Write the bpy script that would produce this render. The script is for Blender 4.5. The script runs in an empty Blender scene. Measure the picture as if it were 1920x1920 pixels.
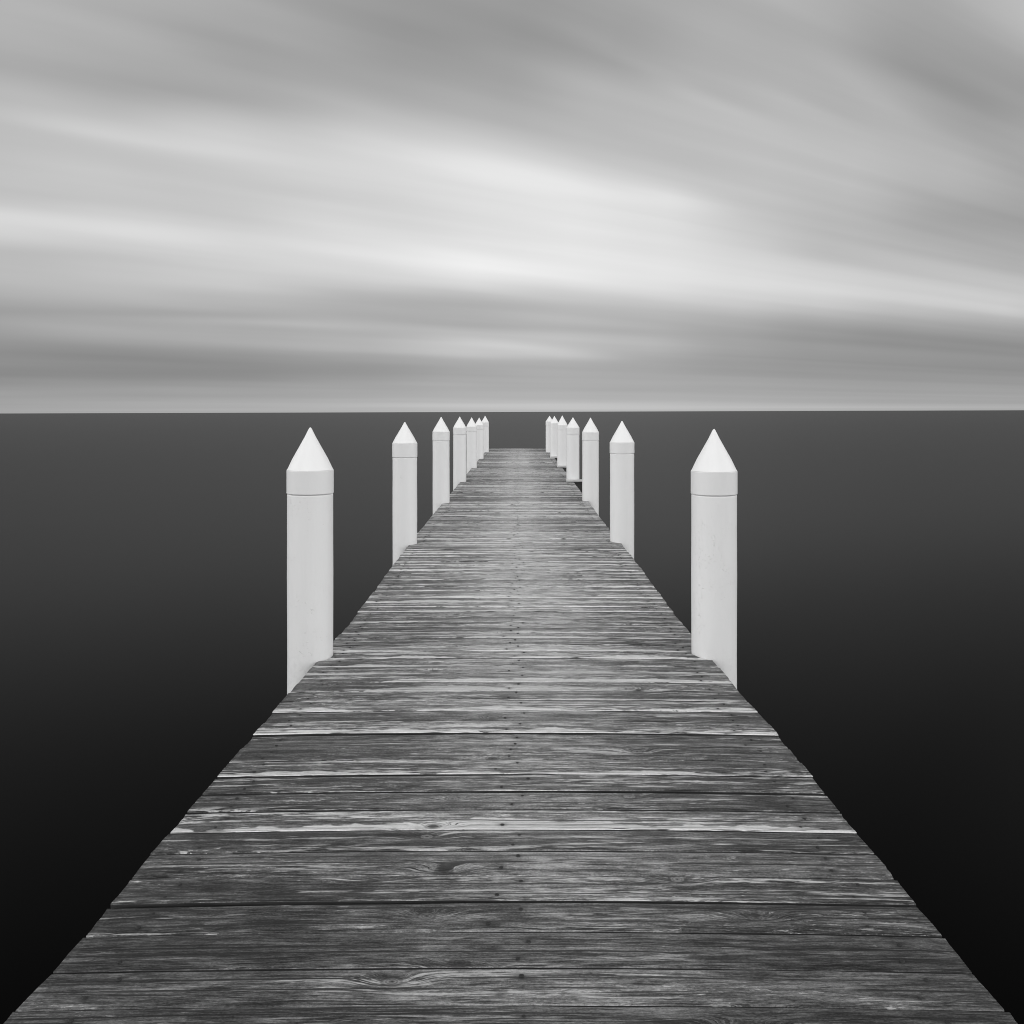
import bpy, math, random
from mathutils import Vector, Matrix, noise
R = random.Random(7)
sc = bpy.context.scene
C = sc.collection
H = 1.35                      # eye height above the deck
ROLL = math.radians(0.18)     # the pier leans a hair against the horizon
WATER_Z = -1.25
F = 1700.0 / 1920.0

# ------------------------------------------------------------------ helpers
class NT:
    """small helper for building node trees"""
    def __init__(s, tree):
        s.t = tree; s.n = tree.nodes; s.l = tree.links
    def node(s, typ, **kw):
        n = s.n.new(typ)
        for k, v in kw.items(): setattr(n, k, v)
        return n
    def put(s, sock, v):
        if hasattr(v, 'is_output'): s.l.new(v, sock)
        elif v is not None: sock.default_value = v
    def m(s, op, a, b=None, c=None, clamp=False):
        n = s.node('ShaderNodeMath', operation=op, use_clamp=clamp)
        s.put(n.inputs[0], a); s.put(n.inputs[1], b); s.put(n.inputs[2], c)
        return n.outputs[0]
    def vec(s, x, y, z):
        n = s.node('ShaderNodeCombineXYZ')
        s.put(n.inputs[0], x); s.put(n.inputs[1], y); s.put(n.inputs[2], z)
        return n.outputs[0]
    def sep(s, v):
        n = s.node('ShaderNodeSeparateXYZ'); s.put(n.inputs[0], v)
        return n.outputs[0], n.outputs[1], n.outputs[2]
    def noise(s, v, scale=1.0, detail=2.0, rough=0.5, dist=0.0):
        n = s.node('ShaderNodeTexNoise'); n.noise_dimensions = '3D'
        s.put(n.inputs['Vector'], v); s.put(n.inputs['Scale'], scale); s.put(n.inputs['Detail'], detail)
        s.put(n.inputs['Roughness'], rough); s.put(n.inputs['Distortion'], dist)
        return n.outputs[0]
    def rng(s, v, a, b, c=0.0, d=1.0, smooth=True):
        n = s.node('ShaderNodeMapRange'); n.interpolation_type = 'SMOOTHSTEP' if smooth else 'LINEAR'
        s.put(n.inputs[0], v); s.put(n.inputs[1], a); s.put(n.inputs[2], b); s.put(n.inputs[3], c); s.put(n.inputs[4], d)
        return n.outputs[0]
    def mix(s, f, a, b):
        n = s.node('ShaderNodeMix'); n.data_type = 'FLOAT'
        s.put(n.inputs[0], f); s.put(n.inputs[2], a); s.put(n.inputs[3], b)
        return n.outputs[0]
    def gray(s, v):
        n = s.node('ShaderNodeCombineColor')
        for i in range(3): s.put(n.inputs[i], v)
        return n.outputs[0]
    def attr(s, name):
        n = s.node('ShaderNodeAttribute'); n.attribute_name = name
        return n.outputs['Vector']

def material(name):
    m = bpy.data.materials.new(name); m.use_nodes = True
    m.node_tree.nodes.clear()
    t = NT(m.node_tree)
    return m, t

def finish(t, shader):
    o = t.node('ShaderNodeOutputMaterial'); t.l.new(shader, o.inputs[0])

def principled(t, col, rough, normal=None, spec=0.5, ior=1.45):
    p = t.node('ShaderNodeBsdfPrincipled')
    t.put(p.inputs['Base Color'], col if hasattr(col, 'is_output') else (col, col, col, 1))
    t.put(p.inputs['Roughness'], rough); t.put(p.inputs['IOR'], ior)
    t.put(p.inputs['Specular IOR Level'], spec)
    if normal is not None: t.put(p.inputs['Normal'], normal)
    return p

def bump(t, h, dist, strength=1.0, normal=None):
    b = t.node('ShaderNodeBump'); t.put(b.inputs['Height'], h)
    b.inputs['Distance'].default_value = dist; b.inputs['Strength'].default_value = strength
    if normal is not None: t.put(b.inputs['Normal'], normal)
    return b.outputs[0]

def mesh_obj(name, verts, faces, mats, parent=None, smooth=True, fmat=None):
    me = bpy.data.meshes.new(name); me.from_pydata(verts, [], faces)
    for m in (mats if isinstance(mats, (list, tuple)) else [mats]): me.materials.append(m)
    if fmat: me.polygons.foreach_set('material_index', fmat)
    if smooth: me.polygons.foreach_set('use_smooth', [True]*len(faces))
    me.update()
    o = bpy.data.objects.new(name, me); C.objects.link(o)
    if parent: o.parent = parent
    return o

def empty(name, loc, label, cat, group=None):
    o = bpy.data.objects.new(name, None); C.objects.link(o)
    o.location = loc; o['label'] = label; o['category'] = cat
    o.empty_display_size = 0.2
    if group: o['group'] = group
    return o

def lerp_table(tab, x):
    if x <= tab[0][0]: return tab[0][1]
    for (a, b), (c, d) in zip(tab, tab[1:]):
        if x <= c: return b + (d-b)*(x-a)/(c-a)
    return tab[-1][1]

def lean(x, y, z):
    """pier coordinates -> world (the pier is rolled ROLL about the sight line)"""
    c, s = math.cos(ROLL), math.sin(ROLL)
    zz = z - H
    return (c*x + s*zz, y, -s*x + c*zz + H)

# ------------------------------------------------------------------ world: long-exposure cloud streaks
def lin(v):
    v /= 255.0
    return v/12.92 if v <= .04045 else ((v+.055)/1.055)**2.4

SX = [0, 240, 480, 720, 960, 1200, 1440, 1680, 1920]
SKY = [  # radiance of the cloud deck by direction (display greys read over the visible quarter of the sky)
 (0,   [180,178,165,158,155,172,180,165,190]),
 (60,  [178,178,168,155,152,165,182,158,185]),
 (120, [172,174,168,162,160,167,185,155,160]),
 (180, [178,168,172,168,170,180,190,175,150]),
 (240, [200,190,185,190,172,178,185,185,152]),
 (300, [185,205,205,208,205,185,182,185,175]),
 (360, [195,198,205,212,220,213,190,180,165]),
 (420, [212,205,200,213,225,222,195,175,160]),
 (480, [180,203,205,214,222,216,200,185,168]),
 (520, [178,190,200,210,225,215,205,195,180]),
 (560, [162,171,174,174,190,202,200,198,200]),
 (590, [156,160,164,171,175,181,181,178,190]),
 (620, [152,163,172,176,185,175,160,153,160]),
 (650, [146,150,156,178,203,186,154,145,143]),
 (680, [136,138,142,152,176,166,154,147,142]),
 (700, [136,135,138,146,163,157,149,144,141]),
 (730, [158,158,160,165,178,170,160,155,155]),
 (768, [165,168,172,178,185,182,178,172,168])]
def sky_at(x, y):
    x = min(max(x, 0), 1919.9); y = min(max(y, 0), 768)
    i = min(int(x/240), 7); fx = x/240 - i
    for (ya, ra), (yb, rb) in zip(SKY, SKY[1:]):
        if y <= yb:
            fy = (y-ya)/(yb-ya)
            a = ra[i]*(1-fx)+ra[i+1]*fx; b = rb[i]*(1-fx)+rb[i+1]*fx
            return max(.2, .42 + (lin(a*(1-fy)+b*fy) - .42)*1.08)
AX = math.radians(52.7)                       # the clouds drift along this bearing
A = Vector((math.sin(AX), math.cos(AX), 0)); B = Vector((-math.cos(AX), math.sin(AX), 0))
ZENITH = 0.14
def sky_phi(a, phi):
    """cloud radiance at angle phi round the drift axis, a = cosine to that axis"""
    s = math.sqrt(max(0, 1-a*a))
    d = A*a + B*(s*math.cos(phi)) + Vector((0, 0, s*math.sin(phi)))
    deg = math.degrees(phi)
    if d.y > 0.05:
        x = 971 + 1700*d.x/d.y; y = 772 - 1700*d.z/d.y
        v = sky_at(x, y)
        over = max(0, -y)/900.0 + max(0, abs(x-960)-960)/4000.0
        v = v + (ZENITH - v)*min(1, over)
    else: v = ZENITH
    return v

w = bpy.data.worlds.new('World'); sc.world = w; w.use_nodes = True
w.node_tree.nodes.clear(); t = NT(w.node_tree)
SUN_EL, SUN_AZ = math.radians(48), math.radians(188)      # behind the camera, veiled by cloud
tc = t.node('ShaderNodeTexCoord').outputs['Generated']
nrm = t.node('ShaderNodeVectorMath', operation='NORMALIZE'); t.put(nrm.inputs[0], tc)
dx, dy, dz = t.sep(nrm.outputs[0])
a_ = t.m('ADD', t.m('MULTIPLY', dx, A.x), t.m('MULTIPLY', dy, A.y))
b_ = t.m('ADD', t.m('MULTIPLY', dx, B.x), t.m('MULTIPLY', dy, B.y))
phi = t.m('DIVIDE', t.m('ARCTAN2', t.m('MAXIMUM', dz, 0.0), b_), math.pi)
s0 = t.m('SQRT', t.m('MAXIMUM', phi, 0.0))
warp = t.noise(t.vec(t.m('MULTIPLY', s0, 5), t.m('MULTIPLY', a_, 2.2), 3.3), 1, 2, .5)
s_ = t.m('MULTIPLY', s0, t.m('ADD', 1.0, t.m('MULTIPLY', t.m('SUBTRACT', warp, 0.5), 0.09)))
KN = [-.3, .1, .22, .34, .46, .56, .64, .71, .77, .82, .865, .905, .945]
prev = None
for j, a in enumerate(KN):
    fc = t.node('ShaderNodeFloatCurve'); cm = fc.mapping; cu = cm.curves[0]
    ss = [0, .04, .07, .1, .115, .13, .147, .165, .182, .2, .22, .24, .26, .28, .3, .325, .35, .375, .4, .43, .46, .5, .55, .6, .66, .72, .8, .9, 1.0]
    pts = [(s, sky_phi(max(a, .02), math.pi*s*s)/2.0) for s in ss]
    cu.points[0].location = pts[0]; cu.points[1].location = pts[-1]
    for p in pts[1:-1]: cu.points.new(*p)
    cm.update()
    t.put(fc.inputs['Value'], s_)
    v = t.m('MULTIPLY', fc.outputs[0], 2.0)
    prev = v if prev is None else t.mix(t.m('MULTIPLY', t.m('ADD', t.rng(a_, KN[j-1], a), t.rng(a_, KN[j-1], a, smooth=False)), .5), prev, v)
st1 = t.noise(t.vec(t.m('MULTIPLY', s0, 30), t.m('MULTIPLY', a_, 2.2), 7.0), 1, 2, .45)
st2 = t.noise(t.vec(t.m('MULTIPLY', s0, 110), t.m('MULTIPLY', a_, 2.6), 1.0), 1, 2, .5)
streak = t.m('ADD', 1.0, t.m('ADD', t.m('MULTIPLY', t.m('SUBTRACT', st1, .5), .50), t.m('MULTIPLY', t.m('SUBTRACT', st2, .5), .10)))
# single long streaks, each drawn out along the drift of the clouds: (x0, y0, x1, y1, half width, strength)
def sa(x, y):
    d = Vector(((x-971)/1700, 1, (772-y)/1700)).normalized()
    return math.sqrt(math.atan2(d.z, d.dot(B))/math.pi), d.dot(A)
for (x0, y0, x1, y1, wd, am) in (
    (760, 270, 1340, 395, 24, .10), (1200, 360, 1360, 395, 14, .07), (0, 215, 420, 285, 18, .10), (0, 400, 420, 450, 18, .12),
    (620, 440, 1000, 500, 18, .02), (1250, 520, 1900, 590, 14, .08), (880, 640, 1120, 668, 11, .14), (250, 595, 750, 615, 8, .08),
    (1120, 80, 1440, 240, 20, .08), (1560, 130, 1740, 240, 25, .08), (1600, 60, 1900, 220, 46, -.17), (1700, 400, 1900, 430, 40, -.11),
    (660, 30, 1000, 100, 36, -.06), (240, 150, 470, 190, 20, -.08), (50, 580, 600, 592, 10, -.08), (780, 605, 1200, 625, 9, -.08),
    (0, 645, 600, 690, 20, -.06), (1350, 620, 1900, 660, 24, -.07), (1450, 460, 1650, 490, 24, -.08), (0, 470, 300, 490, 22, -.06),
    (1480, 170, 1680, 260, 16, -.06)):
    (sA, aA), (sB, aB) = sa(x0, y0), sa(x1, y1)
    sm, am_, k = (sA+sB)/2, (aA+aB)/2, (sB-sA)/(aB-aA)
    ws = abs(sa((x0+x1)/2, (y0+y1)/2-wd)[0] - sa((x0+x1)/2, (y0+y1)/2)[0]); wa = abs(aB-aA)*.6
    da = t.m('SUBTRACT', a_, am_)
    ds = t.m('DIVIDE', t.m('SUBTRACT', t.m('SUBTRACT', s0, sm), t.m('MULTIPLY', da, k)), ws)
    da = t.m('DIVIDE', da, wa)
    g = t.m('EXPONENT', t.m('MULTIPLY', t.m('ADD', t.m('MULTIPLY', ds, ds), t.m('MULTIPLY', da, da)), -1.0))
    streak = t.m('ADD', streak, t.m('MULTIPLY', g, am*1.2))
cloud = t.m('MULTIPLY', t.m('MULTIPLY', prev, 1.04), streak)
# fill light added to the unseen overcast at both sides and behind, evening the posts
side = t.m('ADD', .95, t.m('MULTIPLY', t.m('MULTIPLY', dx, dx), 1.6))
side = t.m('MULTIPLY', side, t.rng(dz, .35, .95, 1.0, .35))
cloud = t.mix(t.rng(dy, .62, .15, 0.0, 1.0), cloud, side)
sky = t.node('ShaderNodeTexSky'); sky.sky_type = 'NISHITA'; sky.sun_disc = False
sky.sun_elevation = SUN_EL; sky.sun_rotation = SUN_AZ
bw = t.node('ShaderNodeRGBToBW'); t.put(bw.inputs[0], sky.outputs[0])
BG = 0.1
tot = t.mix(0.95, bw.outputs[0], t.m('DIVIDE', cloud, BG))
bg = t.node('ShaderNodeBackground'); t.put(bg.inputs[0], t.gray(tot)); bg.inputs[1].default_value = BG
wo = t.node('ShaderNodeOutputWorld'); t.l.new(bg.outputs[0], wo.inputs[0])

sun = bpy.data.lights.new('sun', 'SUN'); sun.energy = 0.7; sun.angle = math.radians(40)
so = bpy.data.objects.new('sun', sun); C.objects.link(so)
sd = Vector((math.sin(SUN_AZ)*math.cos(SUN_EL), math.cos(SUN_AZ)*math.cos(SUN_EL), math.sin(SUN_EL)))
so.rotation_euler = sd.to_track_quat('Z', 'Y').to_euler()

# ------------------------------------------------------------------ materials
def mat_water():
    m, t = material('still_sea')
    g = t.node('ShaderNodeBsdfGlossy'); g.inputs['Color'].default_value = (.36, .36, .36, 1); g.inputs['Roughness'].default_value = .19
    d = t.node('ShaderNodeBsdfDiffuse'); d.inputs['Color'].default_value = (.0006, .0006, .0006, 1)
    pos = t.node('ShaderNodeNewGeometry').outputs['Position']
    x, y, z = t.sep(pos)
    n = t.noise(t.vec(t.m('MULTIPLY', x, .03), t.m('MULTIPLY', y, .11), 0.0), 1, 3, .5)
    nn = bump(t, n, .02, .5)
    t.put(g.inputs['Normal'], nn)
    f = t.node('ShaderNodeFresnel'); f.inputs[0].default_value = 1.14
    # wavelets hide part of the grazing mirror, so it never becomes a full one
    fr = t.m('MULTIPLY', f.outputs[0], t.m('SUBTRACT', 1.0, t.m('MULTIPLY', f.outputs[0], .40)))
    mx = t.node('ShaderNodeMixShader'); t.put(mx.inputs[0], fr)
    t.l.new(d.outputs[0], mx.inputs[1]); t.l.new(g.outputs[0], mx.inputs[2])
    finish(t, mx.outputs[0]); return m

def mat_wood():
    m, t = material('weathered_deck_planks')
    x, v, idx = t.sep(t.attr('pcoord'))       # metres along the plank, metres across it, plank seed
    r1, r2, r3 = t.sep(t.attr('prand'))
    seed = t.m('MULTIPLY', idx, 7.31)
    # knots
    kx, kv = .8, .17
    vo = t.node('ShaderNodeTexVoronoi'); vo.voronoi_dimensions = '3D'; vo.feature = 'F1'
    vo.inputs['Scale'].default_value = 1.0; vo.inputs['Randomness'].default_value = .9
    pv = t.vec(t.m('DIVIDE', x, kx), t.m('DIVIDE', v, kv), seed)
    t.put(vo.inputs['Vector'], pv)
    sub = t.node('ShaderNodeVectorMath', operation='SUBTRACT'); t.put(sub.inputs[0], pv); t.put(sub.inputs[1], vo.outputs['Position'])
    ex, ev, _ = t.sep(sub.outputs[0])
    ex = t.m('MULTIPLY', ex, kx); ev = t.m('MULTIPLY', ev, kv)
    cr, cg, cb = t.sep(vo.outputs['Color'])
    sel = t.rng(cr, .42, .46)
    def gauss(sx, sv):
        q = t.m('ADD', t.m('POWER', t.m('ABSOLUTE', t.m('DIVIDE', ex, sx)), 2.0), t.m('POWER', t.m('ABSOLUTE', t.m('DIVIDE', ev, sv)), 2.0))
        return t.m('EXPONENT', t.m('MULTIPLY', q, -1.0))
    swirl = t.m('MULTIPLY', gauss(.085, .030), sel)
    core = t.m('MULTIPLY', gauss(.022, .013), sel)
    # grain coordinate: wanders slowly along the board and bends round knots
    wob = t.noise(t.vec(t.m('MULTIPLY', x, 1.1), t.m('MULTIPLY', v, 9), seed), 1, 3, .55)
    wv = t.m('ADD', v, t.m('ADD', t.m('MULTIPLY', t.m('SUBTRACT', wob, .5), .045), t.m('MULTIPLY', swirl, .04)))
    def gr(fx, fv, o, det=3, ro=.55):
        return t.noise(t.vec(t.m('MULTIPLY', x, fx), t.m('MULTIPLY', wv, fv), t.m('ADD', seed, o)), 1, det, ro)
    fine = gr(44, 520, .3, 3, .65)
    mid = gr(10, 160, 1.7, 5, .68)
    band = gr(1.1, 30, 2.9, 4, .6)
    patch = t.noise(t.vec(t.m('MULTIPLY', x, 6), t.m('MULTIPLY', v, 34), t.m('ADD', seed, 4.1)), 1, 6, .7)
    big = t.noise(t.vec(t.m('MULTIPLY', x, 1.0), t.m('MULTIPLY', v, 6), t.m('ADD', seed, 5.3)), 1, 3, .5)
    speck = t.noise(t.vec(t.m('MULTIPLY', x, 150), t.m('MULTIPLY', v, 260), seed), 1, 3, .75)
    flake = gr(18, 110, 6.6, 5, .72)
    # tone: dark grey silvered wood
    def dev(n, k): return t.m('MULTIPLY', t.m('SUBTRACT', n, .5), k)
    q = t.m('ADD', t.m('ADD', dev(mid, 1.35), dev(fine, 1.1)), t.m('ADD', dev(patch, 1.65), dev(big, .55)))
    q = t.m('ADD', q, t.m('ADD', dev(r1, .24), dev(speck, 1.05)))
    q = t.rng(q, -.50, .72, 0.0, 1.0, smooth=False)
    tone = t.m('ADD', .006, t.m('MULTIPLY', t.m('POWER', q, 1.75), .32))
    path_sheen = t.m('ADD', t.m('DIVIDE', t.m('SUBTRACT', x, .03), .42), dev(big, .8))
    path_sheen = t.m('EXPONENT', t.m('MULTIPLY', t.m('MULTIPLY', path_sheen, path_sheen), -1.0))
    tone = t.m('MULTIPLY', tone, t.m('MULTIPLY', t.m('ADD', .88, t.m('MULTIPLY', path_sheen, 1.0)), t.m('ADD', .68, t.m('MULTIPLY', r2, 1.15))))  # centre line coloured paler: foot wear with the deck's sheen painted in
    # bare, bleached strips where the surface has worn through
    bare = t.m('MULTIPLY', t.rng(t.m('ADD', band, t.m('ADD', dev(r2, .13), t.m('MULTIPLY', path_sheen, .05))), .545, .590), t.rng(t.m('ADD', t.m('MULTIPLY', mid, .6), t.m('MULTIPLY', patch, .4)), .46, .54))
    bare2 = t.m('MULTIPLY', t.rng(flake, .57, .62), t.rng(t.m('ADD', big, t.m('MULTIPLY', patch, .6)), .78, .90))
    # worn arris along one edge of some boards
    el = t.noise(t.vec(t.m('MULTIPLY', x, 1.3), 3.1, t.m('ADD', seed, 1.9)), 1, 5, .62)
    ew = t.m('MULTIPLY', t.m('ADD', t.m('MULTIPLY', el, .30), -.125), t.m('ADD', r3, .3))
    edge = t.m('MULTIPLY', t.rng(t.m('SUBTRACT', t.m('ADD', v, dev(mid, .05)), ew), 0.0, .004, 1.0, 0.0), t.rng(t.m('ADD', r2, dev(r1, .22)), .50, .56))
    worn = t.m('MAXIMUM', t.m('MAXIMUM', t.m('MULTIPLY', bare, .80), t.m('MULTIPLY', bare2, .9)), t.m('MULTIPLY', edge, t.rng(r2, .35, .6, .45, .92)))
    wtone = t.m('ADD', t.m('ADD', .30, t.m('MULTIPLY', r2, .52)), t.m('ADD', t.m('ADD', dev(fine, .7), dev(speck, .35)), t.m('MULTIPLY', t.m('SUBTRACT', r2, .5), .1)))
    col = t.mix(worn, tone, t.m('MAXIMUM', wtone, .06))
    # knots: pale ringed eye with a dark heart or dark rim
    rho = t.m('SQRT', t.m('ADD', t.m('POWER', t.m('ABSOLUTE', t.m('DIVIDE', ex, .020)), 2.0), t.m('POWER', t.m('ABSOLUTE', t.m('DIVIDE', ev, .014)), 2.0)))
    rings = t.m('SINE', t.m('MULTIPLY', t.m('ADD', rho, dev(mid, .8)), 16))
    kt = t.m('MULTIPLY', t.mix(t.rng(cg, .3, .7), .05, .26), t.m('ADD', t.m('ADD', .8, dev(fine, 1.6)), t.m('MULTIPLY', rings, .30)))
    kt = t.mix(t.rng(t.m('ADD', rho, dev(speck, .5)), .10, .30, 1.0, 0.0), kt, .02)
    col = t.mix(t.m('MULTIPLY', t.rng(t.m('ADD', rho, dev(mid, 1.0)), .7, 1.25, 1.0, 0.0), sel), col, kt)
    rim = t.m('MULTIPLY', t.rng(t.m('ABSOLUTE', t.m('SUBTRACT', t.m('ADD', rho, dev(mid, 1.2)), 1.25)), 0.0, .40, 1.0, 0.0), sel)
    col = t.mix(t.m('MULTIPLY', rim, .6), col, .016)
    # drying cracks follow the grain
    ck = gr(.75, 42, 8.8, 2, .5); ckm = t.noise(t.vec(t.m('MULTIPLY', x, 1.4), t.m('MULTIPLY', v, 12), t.m('ADD', seed, 9.9)), 1, 2, .5)
    crack = t.m('MULTIPLY', t.rng(t.m('ABSOLUTE', t.m('SUBTRACT', ck, .5)), .005, .014, 1.0, 0.0), t.rng(ckm, .41, .48))
    ck2 = gr(1.8, 120, 3.8, 2, .5)
    crack2 = t.m('MULTIPLY', t.rng(t.m('ABSOLUTE', t.m('SUBTRACT', ck2, .5)), .006, .025, 1.0, 0.0), t.rng(patch, .50, .60, 1.0, 0.0))
    # a long split or two runs most of the length of each board
    wan = t.m('ADD', v, t.m('ADD', dev(wob, .030), dev(mid, .006)))
    for off, vv in ((2.7, t.m('ADD', .035, t.m('MULTIPLY', r1, .035))), (6.4, t.m('ADD', .085, t.m('MULTIPLY', r3, .04)))):
        gate = t.rng(t.noise(t.vec(t.m('MULTIPLY', x, 1.1), t.m('ADD', seed, off), off), 1, 3, .6), .41, .48)
        wid_ = t.m('ADD', .0021, t.m('MULTIPLY', t.m('MAXIMUM', dev(patch, 1.0), -.05), .012))
        crack = t.m('MAXIMUM', crack, t.m('MULTIPLY', t.rng(t.m('DIVIDE', t.m('ABSOLUTE', t.m('SUBTRACT', wan, vv)), wid_), .6, 1.6, 1.0, 0.0), gate))
    cracks = t.m('MAXIMUM', crack, t.m('MULTIPLY', crack2, .8))
    col = t.mix(t.m('MULTIPLY', cracks, .93), col, .010)
    # rust stain round each nail
    stain = None
    for an, vp in (('naila', .036), ('nailb', .104)):
        for comp, base in zip(t.sep(t.attr(an)), (0, 0, 0)):
            qx = t.m('DIVIDE', t.m('SUBTRACT', x, comp), .020); qv = t.m('DIVIDE', t.m('SUBTRACT', v, vp), .013)
            g = t.m('EXPONENT', t.m('MULTIPLY', t.m('ADD', t.m('MULTIPLY', qx, qx), t.m('MULTIPLY', qv, qv)), -1.0))
            stain = g if stain is None else t.m('MAXIMUM', stain, g)
    col = t.mix(t.m('MULTIPLY', stain, .72), col, .016)
    h = t.m('ADD', t.m('MULTIPLY', mid, .5), t.m('ADD', t.m('MULTIPLY', fine, .30), t.m('MULTIPLY', patch, .6)))
    h = t.m('SUBTRACT', t.m('SUBTRACT', h, t.m('MULTIPLY', cracks, 1.5)), t.m('MULTIPLY', stain, .5))
    h = t.m('ADD', h, t.m('MULTIPLY', worn, .25))
    nn = bump(t, h, .0016, 1.0)
    ro = t.m('ADD', .40, t.m('MULTIPLY', patch, .25))
    p = principled(t, t.gray(col), ro, nn, spec=.15)
    # the middle of the boards is polished by feet: glossier; its paler colour carries part of the sheen
    t.put(p.inputs['Coat Weight'], t.m('MULTIPLY', t.rng(t.m('ADD', patch, dev(r2, .2)), .35, .6, .6, 1.0), t.m('ADD', .30, t.m('MULTIPLY', path_sheen, .70))))
    p.inputs['Coat IOR'].default_value = 1.95
    t.put(p.inputs['Coat Roughness'], t.m('ADD', .12, t.m('MULTIPLY', mid, .22)))
    finish(t, p.outputs[0]); return m

def mat_nail():
    m, t = material('rusted_nail_head')
    pos = t.node('ShaderNodeNewGeometry').outputs['Position']
    n = t.noise(pos, 400, 2, .6)
    p = principled(t, t.gray(t.m('ADD', .004, t.m('MULTIPLY', n, .022))), .6, bump(t, n, .0008))
    finish(t, p.outputs[0]); return m

def mat_timber(name, lo, hi):
    m, t = material(name)
    ob = t.node('ShaderNodeTexCoord').outputs['Object']; x, y, z = t.sep(ob)
    n = t.noise(t.vec(t.m('MULTIPLY', x, 4), t.m('MULTIPLY', y, 4), t.m('MULTIPLY', z, 60)), 1, 5, .65)
    p = principled(t, t.gray(t.rng(n, .3, .7, lo, hi)), .75, bump(t, n, .004))
    finish(t, p.outputs[0]); return m

def mat_paint(name, tone, blister, rough):
    m, t = material(name)
    ob = t.node('ShaderNodeTexCoord').outputs['Object']; oi = t.node('ShaderNodeObjectInfo').outputs['Random']
    x, y, z = t.sep(ob)
    off = t.m('MULTIPLY', oi, 40)
    P = t.vec(t.m('ADD', x, off), y, z)
    n1 = t.noise(t.vec(t.m('ADD', x, off), y, t.m('MULTIPLY', z, .35)), 9, 4, .6)
    n2 = t.noise(P, 85, 3, .55)
    n3 = t.noise(P, 6, 3, .6)
    drip = t.noise(t.vec(t.m('ADD', t.m('MULTIPLY', x, 30), off), t.m('MULTIPLY', y, 30), t.m('MULTIPLY', z, 1.3)), 1, 3, .6)
    bl = t.m('MULTIPLY', t.rng(n2, .60, .70), t.rng(n3, .47, .60))
    spot = t.m('MULTIPLY', t.rng(t.noise(P, 130, 2, .5), .70, .76), t.rng(n3, .5, .62))
    col = t.m('SUBTRACT', tone, t.m('MULTIPLY', t.rng(n1, .5, .8), .02))
    col = t.m('SUBTRACT', col, t.m('MULTIPLY', t.rng(drip, .55, .8), 0.02 * blister))
    col = t.m('SUBTRACT', col, t.m('MULTIPLY', spot, .015 * blister))
    if blister:   # scuffed, grimy foot at the planks
        foot = t.m('MULTIPLY', t.rng(z, 2.20, 2.32, 1.0, 0.0), t.rng(t.noise(P, 22, 4, .65), .46, .66))
        col = t.m('SUBTRACT', col, t.m('MULTIPLY', foot, .05))
    h = t.m('ADD', t.m('MULTIPLY', bl, .45 * blister), t.m('MULTIPLY', n1, .9))
    p = principled(t, t.gray(col), rough, bump(t, h, .0045, .8), spec=.4)
    finish(t, p.outputs[0]); return m

M_WATER, M_WOOD, M_NAIL = mat_water(), mat_wood(), mat_nail()
M_GAP = mat_timber('dark_plank_sides', .006, .02)  # plank sides near black, so the seams read as dark lines
M_BEAM = mat_timber('dark_wet_timber', .012, .05)
M_RAIL = mat_timber('pale_painted_timber', .42, .62)
M_SHAFT = mat_paint('white_painted_sleeve', .78, 1.0, .45)
M_COLLAR = mat_paint('white_painted_collar', .76, 0.0, .42)
M_CAP = mat_paint('white_moulded_cap', .84, 0.0, .38)

# ------------------------------------------------------------------ sea
S = 26000.0
sea = mesh_obj('water', [(-S, -S, WATER_Z), (S, -S, WATER_Z), (S, S, WATER_Z), (-S, S, WATER_Z)], [(0, 1, 2, 3)], M_WATER, smooth=False)
sea['kind'] = 'structure'; sea['label'] = 'smooth dark sea round the pier out to the horizon'

# ------------------------------------------------------------------ posts (distance, x, tip height above deck, cone base, collar base, radius)
def px(z, x): return (x-971)/1700*z
POSTS = []
for side, rows in (
  ('left', [(1240, 582.3, 801, 881, 924.5, 87), (1022, 759.5, 791, 831, 857, 46.8), (944, 827.3, 781.5, 809.5, 826, 32), (904, 861.9, 781, 802, 814, 24.5),
            (877.5, 884.6, 782.5, 800, 808.5, 19.4), (860.5, 898.5, 783, 797, 805, 16), (848, 909.6, 779.5, 792, 799, 13.4)]),
  ('right', [(1236, 1338.6, 804, 883, 926, 89), (1018, 1166.6, 789, 829.5, 850, 46.4), (940, 1107.2, 783, 810.5, 826, 31.8), (903, 1074.4, 782.5, 802, 815, 23.4),
             (876.5, 1054.6, 779, 797, 806, 18.4), (858.5, 1039.6, 780, 793.5, 802.5, 15.6), (848, 1030.2, 779.5, 790.5, 797.5, 13.4)])):
    for (yn, xc, yt, yc, yb, wd) in rows:
        zf = 1700*H/(yn-772); zc = zf + .15
        POSTS.append((side, zc, (xc-971)/1700*zc, H-(yt-772)/1700*zc, H-(yc-772)/1700*zc, H-(yb-772)/1700*zc))
RP, RC = .1255, .1286
BASE = -2.25
def lathe(name, prof, mat, parent, seg=64, cap=False):
    vs, fs = [], []
    for r, z in prof:
        for k in range(seg):
            th = 2*math.pi*k/seg; vs.append((r*math.cos(th), r*math.sin(th), z))
    for i in range(len(prof)-1):
        for k in range(seg):
            a, b = i*seg+k, i*seg+(k+1) % seg
            fs.append((a, b, b+seg, a+seg))
    if cap: fs.append(tuple(range((len(prof)-1)*seg, len(prof)*seg)))
    o = mesh_obj(name, vs, fs, mat, parent)
    return o
ORD = ['closest and largest', 'second', 'third', 'fourth', 'fifth', 'sixth', 'last and farthest']
side_n = {'left': 0, 'right': 0}
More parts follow.
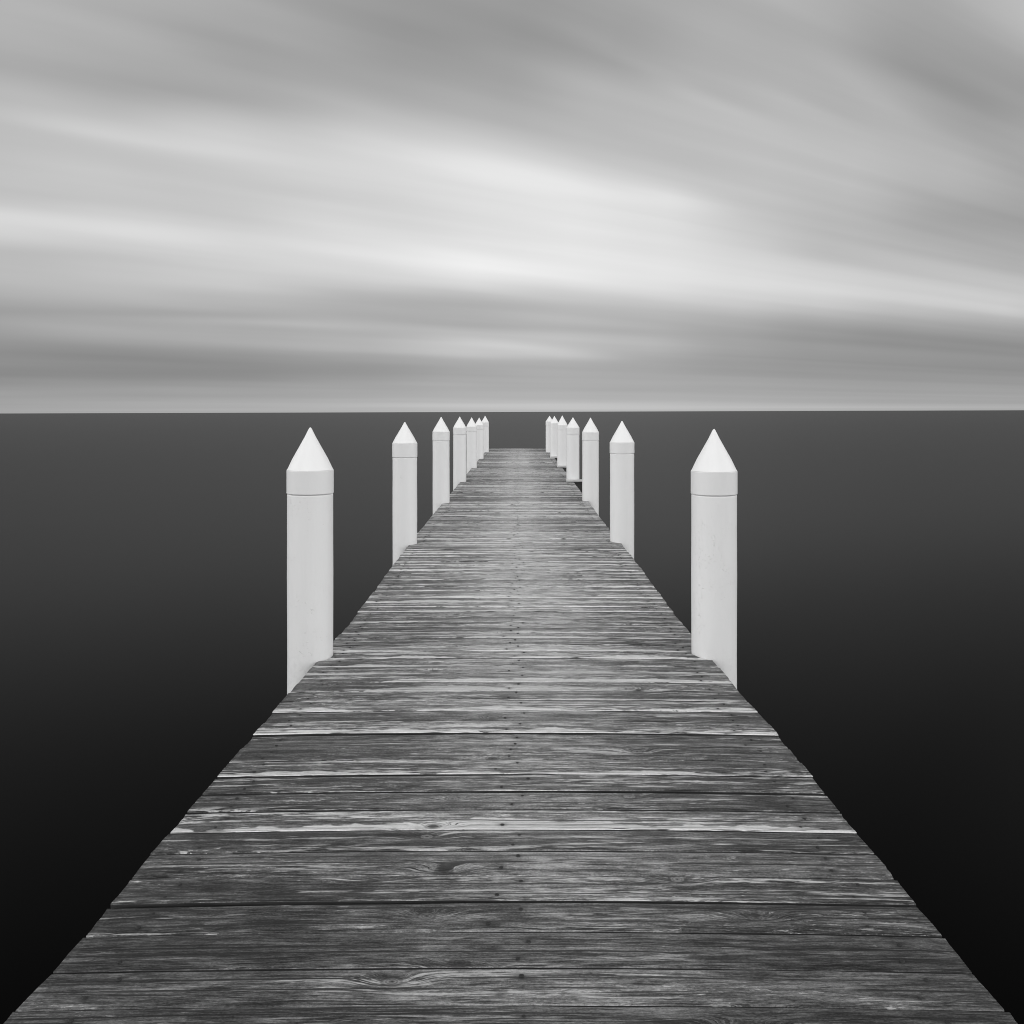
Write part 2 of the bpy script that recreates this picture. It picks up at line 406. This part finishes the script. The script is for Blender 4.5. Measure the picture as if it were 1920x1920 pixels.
for side, zc, xc, zt, zk, zb in POSTS:
    n = side_n[side]; side_n[side] += 1
    if n == 0: lab = 'largest, closest white cone-capped post, standing at the %s edge of the deck' % side
    elif n == 6: lab = 'farthest white cone-capped post of the %s row, beside the pier end' % side
    else: lab = '%s white cone-capped post from the near end along the %s deck edge' % (ORD[n], side)
    if side == 'right' and 3 <= n <= 5: lab = lab.replace('white cone-capped post', 'white post with a ledge,')
    root = empty('pier_post', lean(xc, zc, BASE), lab, 'post', 'white cone-capped posts along the pier')
    root.rotation_mode = 'ZYX'; root.rotation_euler = (R.uniform(-.001, .001), ROLL + R.uniform(-.001, .001), R.uniform(0, 6.28))
    e = zb - BASE
    sh = [(RP, 0)] + [(RP + .0008*math.sin(k*1.7+n), e*k/14) for k in range(1, 14)] + [(RP, e-.011), (RP, e-.008), (RP-.0015, e-.0048), (RP-.009, e-.0046), (RP-.009, e+.02)]
    lathe('shaft', sh, M_SHAFT, root)
    k = zk - BASE; tp = zt - BASE
    cap = lathe('cap', [(RC-.001, k+.0015), (RC-.0035, k+.0045), (RC-.004-.002, k+.0045+.0037), (RC*.75, k+(tp-k)*.27), (RC*.5, k+(tp-k)*.515), (RC*.25, k+(tp-k)*.76), (.010, tp-.012), (.006, tp-.005), (.0015, tp-.001)], M_CAP, root, cap=True)
    co = lathe('collar', [(RC-.012, e+.006), (RC-.004, e), (RC-.0012, e+.0006), (RC, e+.003), (RC, e+.0045), (RC, e+(k-e)*.5), (RC, k-.0045), (RC, k-.003), (RC-.0008, k), (RC-.006, k+.0012)], M_COLLAR, cap)
    tilt = (R.uniform(-.004, .004), R.uniform(-.004, .004), 0)
    # the cap sits a touch askew on its sleeve
    Mt = Matrix.Translation((0, 0, e)) @ Matrix.Rotation(tilt[0], 4, 'X') @ Matrix.Rotation(tilt[1], 4, 'Y') @ Matrix.Translation((0, 0, -e))
    cap.matrix_local = Mt

# ------------------------------------------------------------------ pier
pier = empty('pier', lean(0, 0, 0), 'long weathered plank pier running straight out over the sea between white posts', 'pier')
pier.rotation_euler = (0, ROLL, 0)
EL = [(1.0, -.853), (2.02, -.852), (2.08, -.846), (2.2, -.838), (2.33, -.833), (2.75, -.837), (3.1, -.834), (3.6, -.828), (4.0, -.820), (4.4, -.817), (5.4, -.8075), (5.8, -.798), (6.2, -.805), (6.9, -.804), (8.0, -.818), (10, -.822), (11.8, -.826), (15, -.822), (20, -.82), (26, -.82), (34, -.81)]
ER = [(1.0, .826), (2.1, .823), (2.4, .818), (2.5, .811), (2.8, .815), (3.2, .810), (3.9, .8105), (4.3, .796), (5.6, .786), (6.0, .779), (6.4, .778), (7.0, .783), (8, .787), (8.4, .79), (10.5, .78), (11.8, .778), (15, .79), (20, .795), (26, .79), (34, .79)]
def deck_edges(y):
    return lerp_table(EL, y)*H, lerp_table(ER, y)*H
PITCH, FIRST, END = .1457, 2.207, 33.26
k0 = int((-3.0-FIRST)/PITCH)
V, Fc, FM = [], [], []
PC, PR, NA, NB = [], [], [], []
def nz(a, b, c): return noise.noise(Vector((a, b, c)))
i = k0
while FIRST + i*PITCH + .02 < END:
    ya = FIRST + i*PITCH; idx = i - k0
    r = [R.random() for _ in range(6)]
    yq = ya + PITCH/2     # board paleness: random bleaching, plus mid-deck sheen and near-end falloff put into colour
    r[1] = min(1, max(0, .48*r[1] + lerp_table([(2.0, .04), (2.5, .12), (3.0, .26), (3.6, .36), (4.4, .44), (5.4, .54), (8.5, .54), (14, .44), (34, .34)], yq)))
    gap = R.choice([.004, .005, .005, .006, .007, .008, .010]) + R.uniform(0, .002)
    if i in (-1, 8, 15): gap = .009
    wid = PITCH - gap
    yc = ya + PITCH/2
    near = 1 if 0 < yc < 7.5 else 0
    nx = 90 if near else (40 if yc < 16 else 16)
    if near: prof = [(0, -.036), (.0, -.010), (.0006, -.003), (.002, -.0008), (.005, 0)] + [(q, 0) for q in (.03, .05, .07, .09, .11)] + [(wid-.005, 0), (wid-.002, -.0008), (wid-.0006, -.003), (wid, -.010), (wid, -.036)]
    else: prof = [(0, -.036), (0, -.006), (.006, -.0006), (.03, 0), (.07, 0), (.11, 0), (wid-.006, -.0006), (wid, -.006), (wid, -.036)]
    jl, jr = R.gauss(0, .0018), R.gauss(0, .0018)
    if R.random() < .10: jl -= R.uniform(.003, .008)
    if R.random() < .10: jr += R.uniform(.003, .008)
    dz, tilt, cup = R.gauss(0, .0014), R.gauss(0, .014), R.gauss(-.0006, .0016)
    skew = R.gauss(0, .0012)
    na = [-1.0 + R.gauss(0, .010), -.045 + R.gauss(0, .020), .93 + R.gauss(0, .012)]
    nb = [-.975 + R.gauss(0, .012), .008 + R.gauss(0, .020), .955 + R.gauss(0, .012)]
    crown = lerp_table([(3, .012), (5, .009), (10, .003), (14, .001)], yc)
    def top_z(x, u): return dz + tilt*(u-wid/2) + cup*(1-((u-wid/2)/(wid/2))**2) - crown*(x/1.1)**2 + .0018*nz(x*.8, idx*3.1, 4)
    base = len(V); SIDE = (0, 1) if near else (0,)
    for ix in range(nx+1):
        f = ix/nx
        for (u, z) in prof:
            yy = ya + gap/2 + u
            xl, xr = deck_edges(yy)
            xl += jl + .004*nz(u*40, idx*2.3, 0); xr += jr + .004*nz(u*40, idx*2.3, 9)
            for (sd_, pz, pxx, *_r) in POSTS:       # notched round each post
                if abs(yy-pz) < RP+.006:
                    hw = math.sqrt((RP+.006)**2-(yy-pz)**2)
                    if sd_ == 'left': xl = max(xl, pxx+hw + .003*nz(u*60, idx, 3))
                    else: xr = min(xr, pxx-hw + .003*nz(u*60, idx, 5))
            x = xl + (xr-xl)*f
            eg = 1 if (u < .02 or u > wid-.02) else 0
            wy = (.0022*nz(x*1.5, idx*1.7, u*3) + .0012*nz(x*9, idx*1.7, u*9)) * eg + skew*x
            wz = 0
            if near and z > -.005: wz = .0012*nz(x*3, yy*40, idx)
            V.append((x, yy+wy, z + wz + (top_z(x, u) if z > -.03 else 0)))
            PC.append((x, u, float(idx))); PR.append((r[0], r[1], r[2])); NA.append(na); NB.append(nb)
    npf = len(prof)
    for ix in range(nx):
        for q in range(npf-1):
            a = base + ix*npf + q
            Fc.append((a, a+npf, a+npf+1, a+1)); FM.append(2 if (q in SIDE or npf-2-q in SIDE) else 0)
        a = base + ix*npf
        Fc.append((a, a+npf-1, a+npf+npf-1, a+npf)); FM.append(0)
    Fc.append(tuple(base+q for q in range(npf))); FM.append(0)
    Fc.append(tuple(base+nx*npf+q for q in reversed(range(npf)))); FM.append(0)
    for nn_, u in ((na, .036), (nb, .104)):                   # nail heads, slightly proud or sunk
        for x in nn_:
            if R.random() < .06: continue
            ux = u + R.gauss(0, .003); rr = R.uniform(.005, .007)
            zz = top_z(x, ux) + R.uniform(.0006, .0022)
            b2 = len(V)
            for ring, dzz in ((rr, -.004), (rr, 0), (rr*.7, .0009)):
                for k in range(8):
                    th = k*math.pi/4; V.append((x+ring*math.cos(th), ya+gap/2+ux+ring*math.sin(th), zz+dzz))
                    PC.append((x, ux, float(idx))); PR.append((0, 0, 0)); NA.append(na); NB.append(nb)
            for lv in (0, 8):
                for k in range(8):
                    a, b = b2+lv+k, b2+lv+(k+1) % 8
                    Fc.append((a, b, b+8, a+8)); FM.append(1)
            Fc.append(tuple(b2+16+k for k in range(8))); FM.append(1)
    i += 1
deck = mesh_obj('deck', V, Fc, [M_WOOD, M_NAIL, M_GAP], pier, True, FM)
for nm, dat in (('pcoord', PC), ('prand', PR), ('naila', NA), ('nailb', NB)):
    at = deck.data.attributes.new(nm, 'FLOAT_VECTOR', 'POINT')
    at.data.foreach_set('vector', [c for v in dat for c in v])

def box(x0, x1, y0, y1, z0, z1, bv=.004):
    vs, fs = [], []
    import bmesh
    bm = bmesh.new(); bmesh.ops.create_cube(bm, size=1)
    for v in bm.verts: v.co = Vector(((x0+x1)/2+v.co.x*(x1-x0), (y0+y1)/2+v.co.y*(y1-y0), (z0+z1)/2+v.co.z*(z1-z0)))
    bmesh.ops.bevel(bm, geom=bm.edges[:], offset=bv, segments=2, affect='EDGES')
    return bm
def box_obj(name, args, mat, parent):
    bm = box(*args); me = bpy.data.meshes.new(name); bm.to_mesh(me); bm.free(); me.materials.append(mat)
    o = bpy.data.objects.new(name, me); C.objects.link(o); o.parent = parent; return o
# joists under the boards, cross beams carried between each pair of posts
for x in (-.985, 0, .94):
    box_obj('joist', (x-.04, x+.04, -3.0, END-.03, -.265, -.055), M_BEAM, pier)
lefts = [p for p in POSTS if p[0] == 'left']; rights = [p for p in POSTS if p[0] == 'right']
for n, (l, r_) in enumerate(zip(lefts, rights)):
    yb = min(l[1], r_[1]) - RP - .075
    out = 1.30 if n in (3, 4, 5) else 1.08
    cb = box_obj('cross_beam', (-1.06, out, yb, yb+.07, -.47, -.27), M_BEAM, pier)
    if n in (3, 4, 5):      # a pale ledge past the right-hand posts, with a dark block in the gap below
        lx = {3: (.93, 1.27), 4: (.965, 1.22), 5: (.97, 1.2)}[n]
        yp = r_[1] - RP - .105
        lg = box_obj('ledge', (lx[0], lx[1], yp, yp+.09, .004, .044), M_RAIL, pier)
        box_obj('dark_block', (lx[0]+.04, lx[1]-.03, yp+.015, yp+.075, -.30, -.002), M_BEAM, lg)

# ------------------------------------------------------------------ camera
cam = bpy.data.cameras.new('camera'); co = bpy.data.objects.new('camera', cam); C.objects.link(co)
cam.sensor_width = 36; cam.sensor_fit = 'HORIZONTAL'; cam.lens = 36*F
cam.shift_x = -11/1920; cam.shift_y = -(960-772)/1920
cam.clip_start = .05; cam.clip_end = 90000
co.matrix_world = Matrix.Translation((0, 0, H)) @ Matrix.Rotation(ROLL, 4, 'Y') @ Matrix.Rotation(math.radians(90), 4, 'X')
sc.camera = co
sc.render.resolution_x = sc.render.resolution_y = 1024
sc.view_settings.view_transform = 'Standard'; sc.view_settings.look = 'None'
sc.view_settings.exposure = 0; sc.view_settings.gamma = 1
sc.cycles.pixel_filter_type = 'BLACKMAN_HARRIS'; sc.cycles.filter_width = 1.0
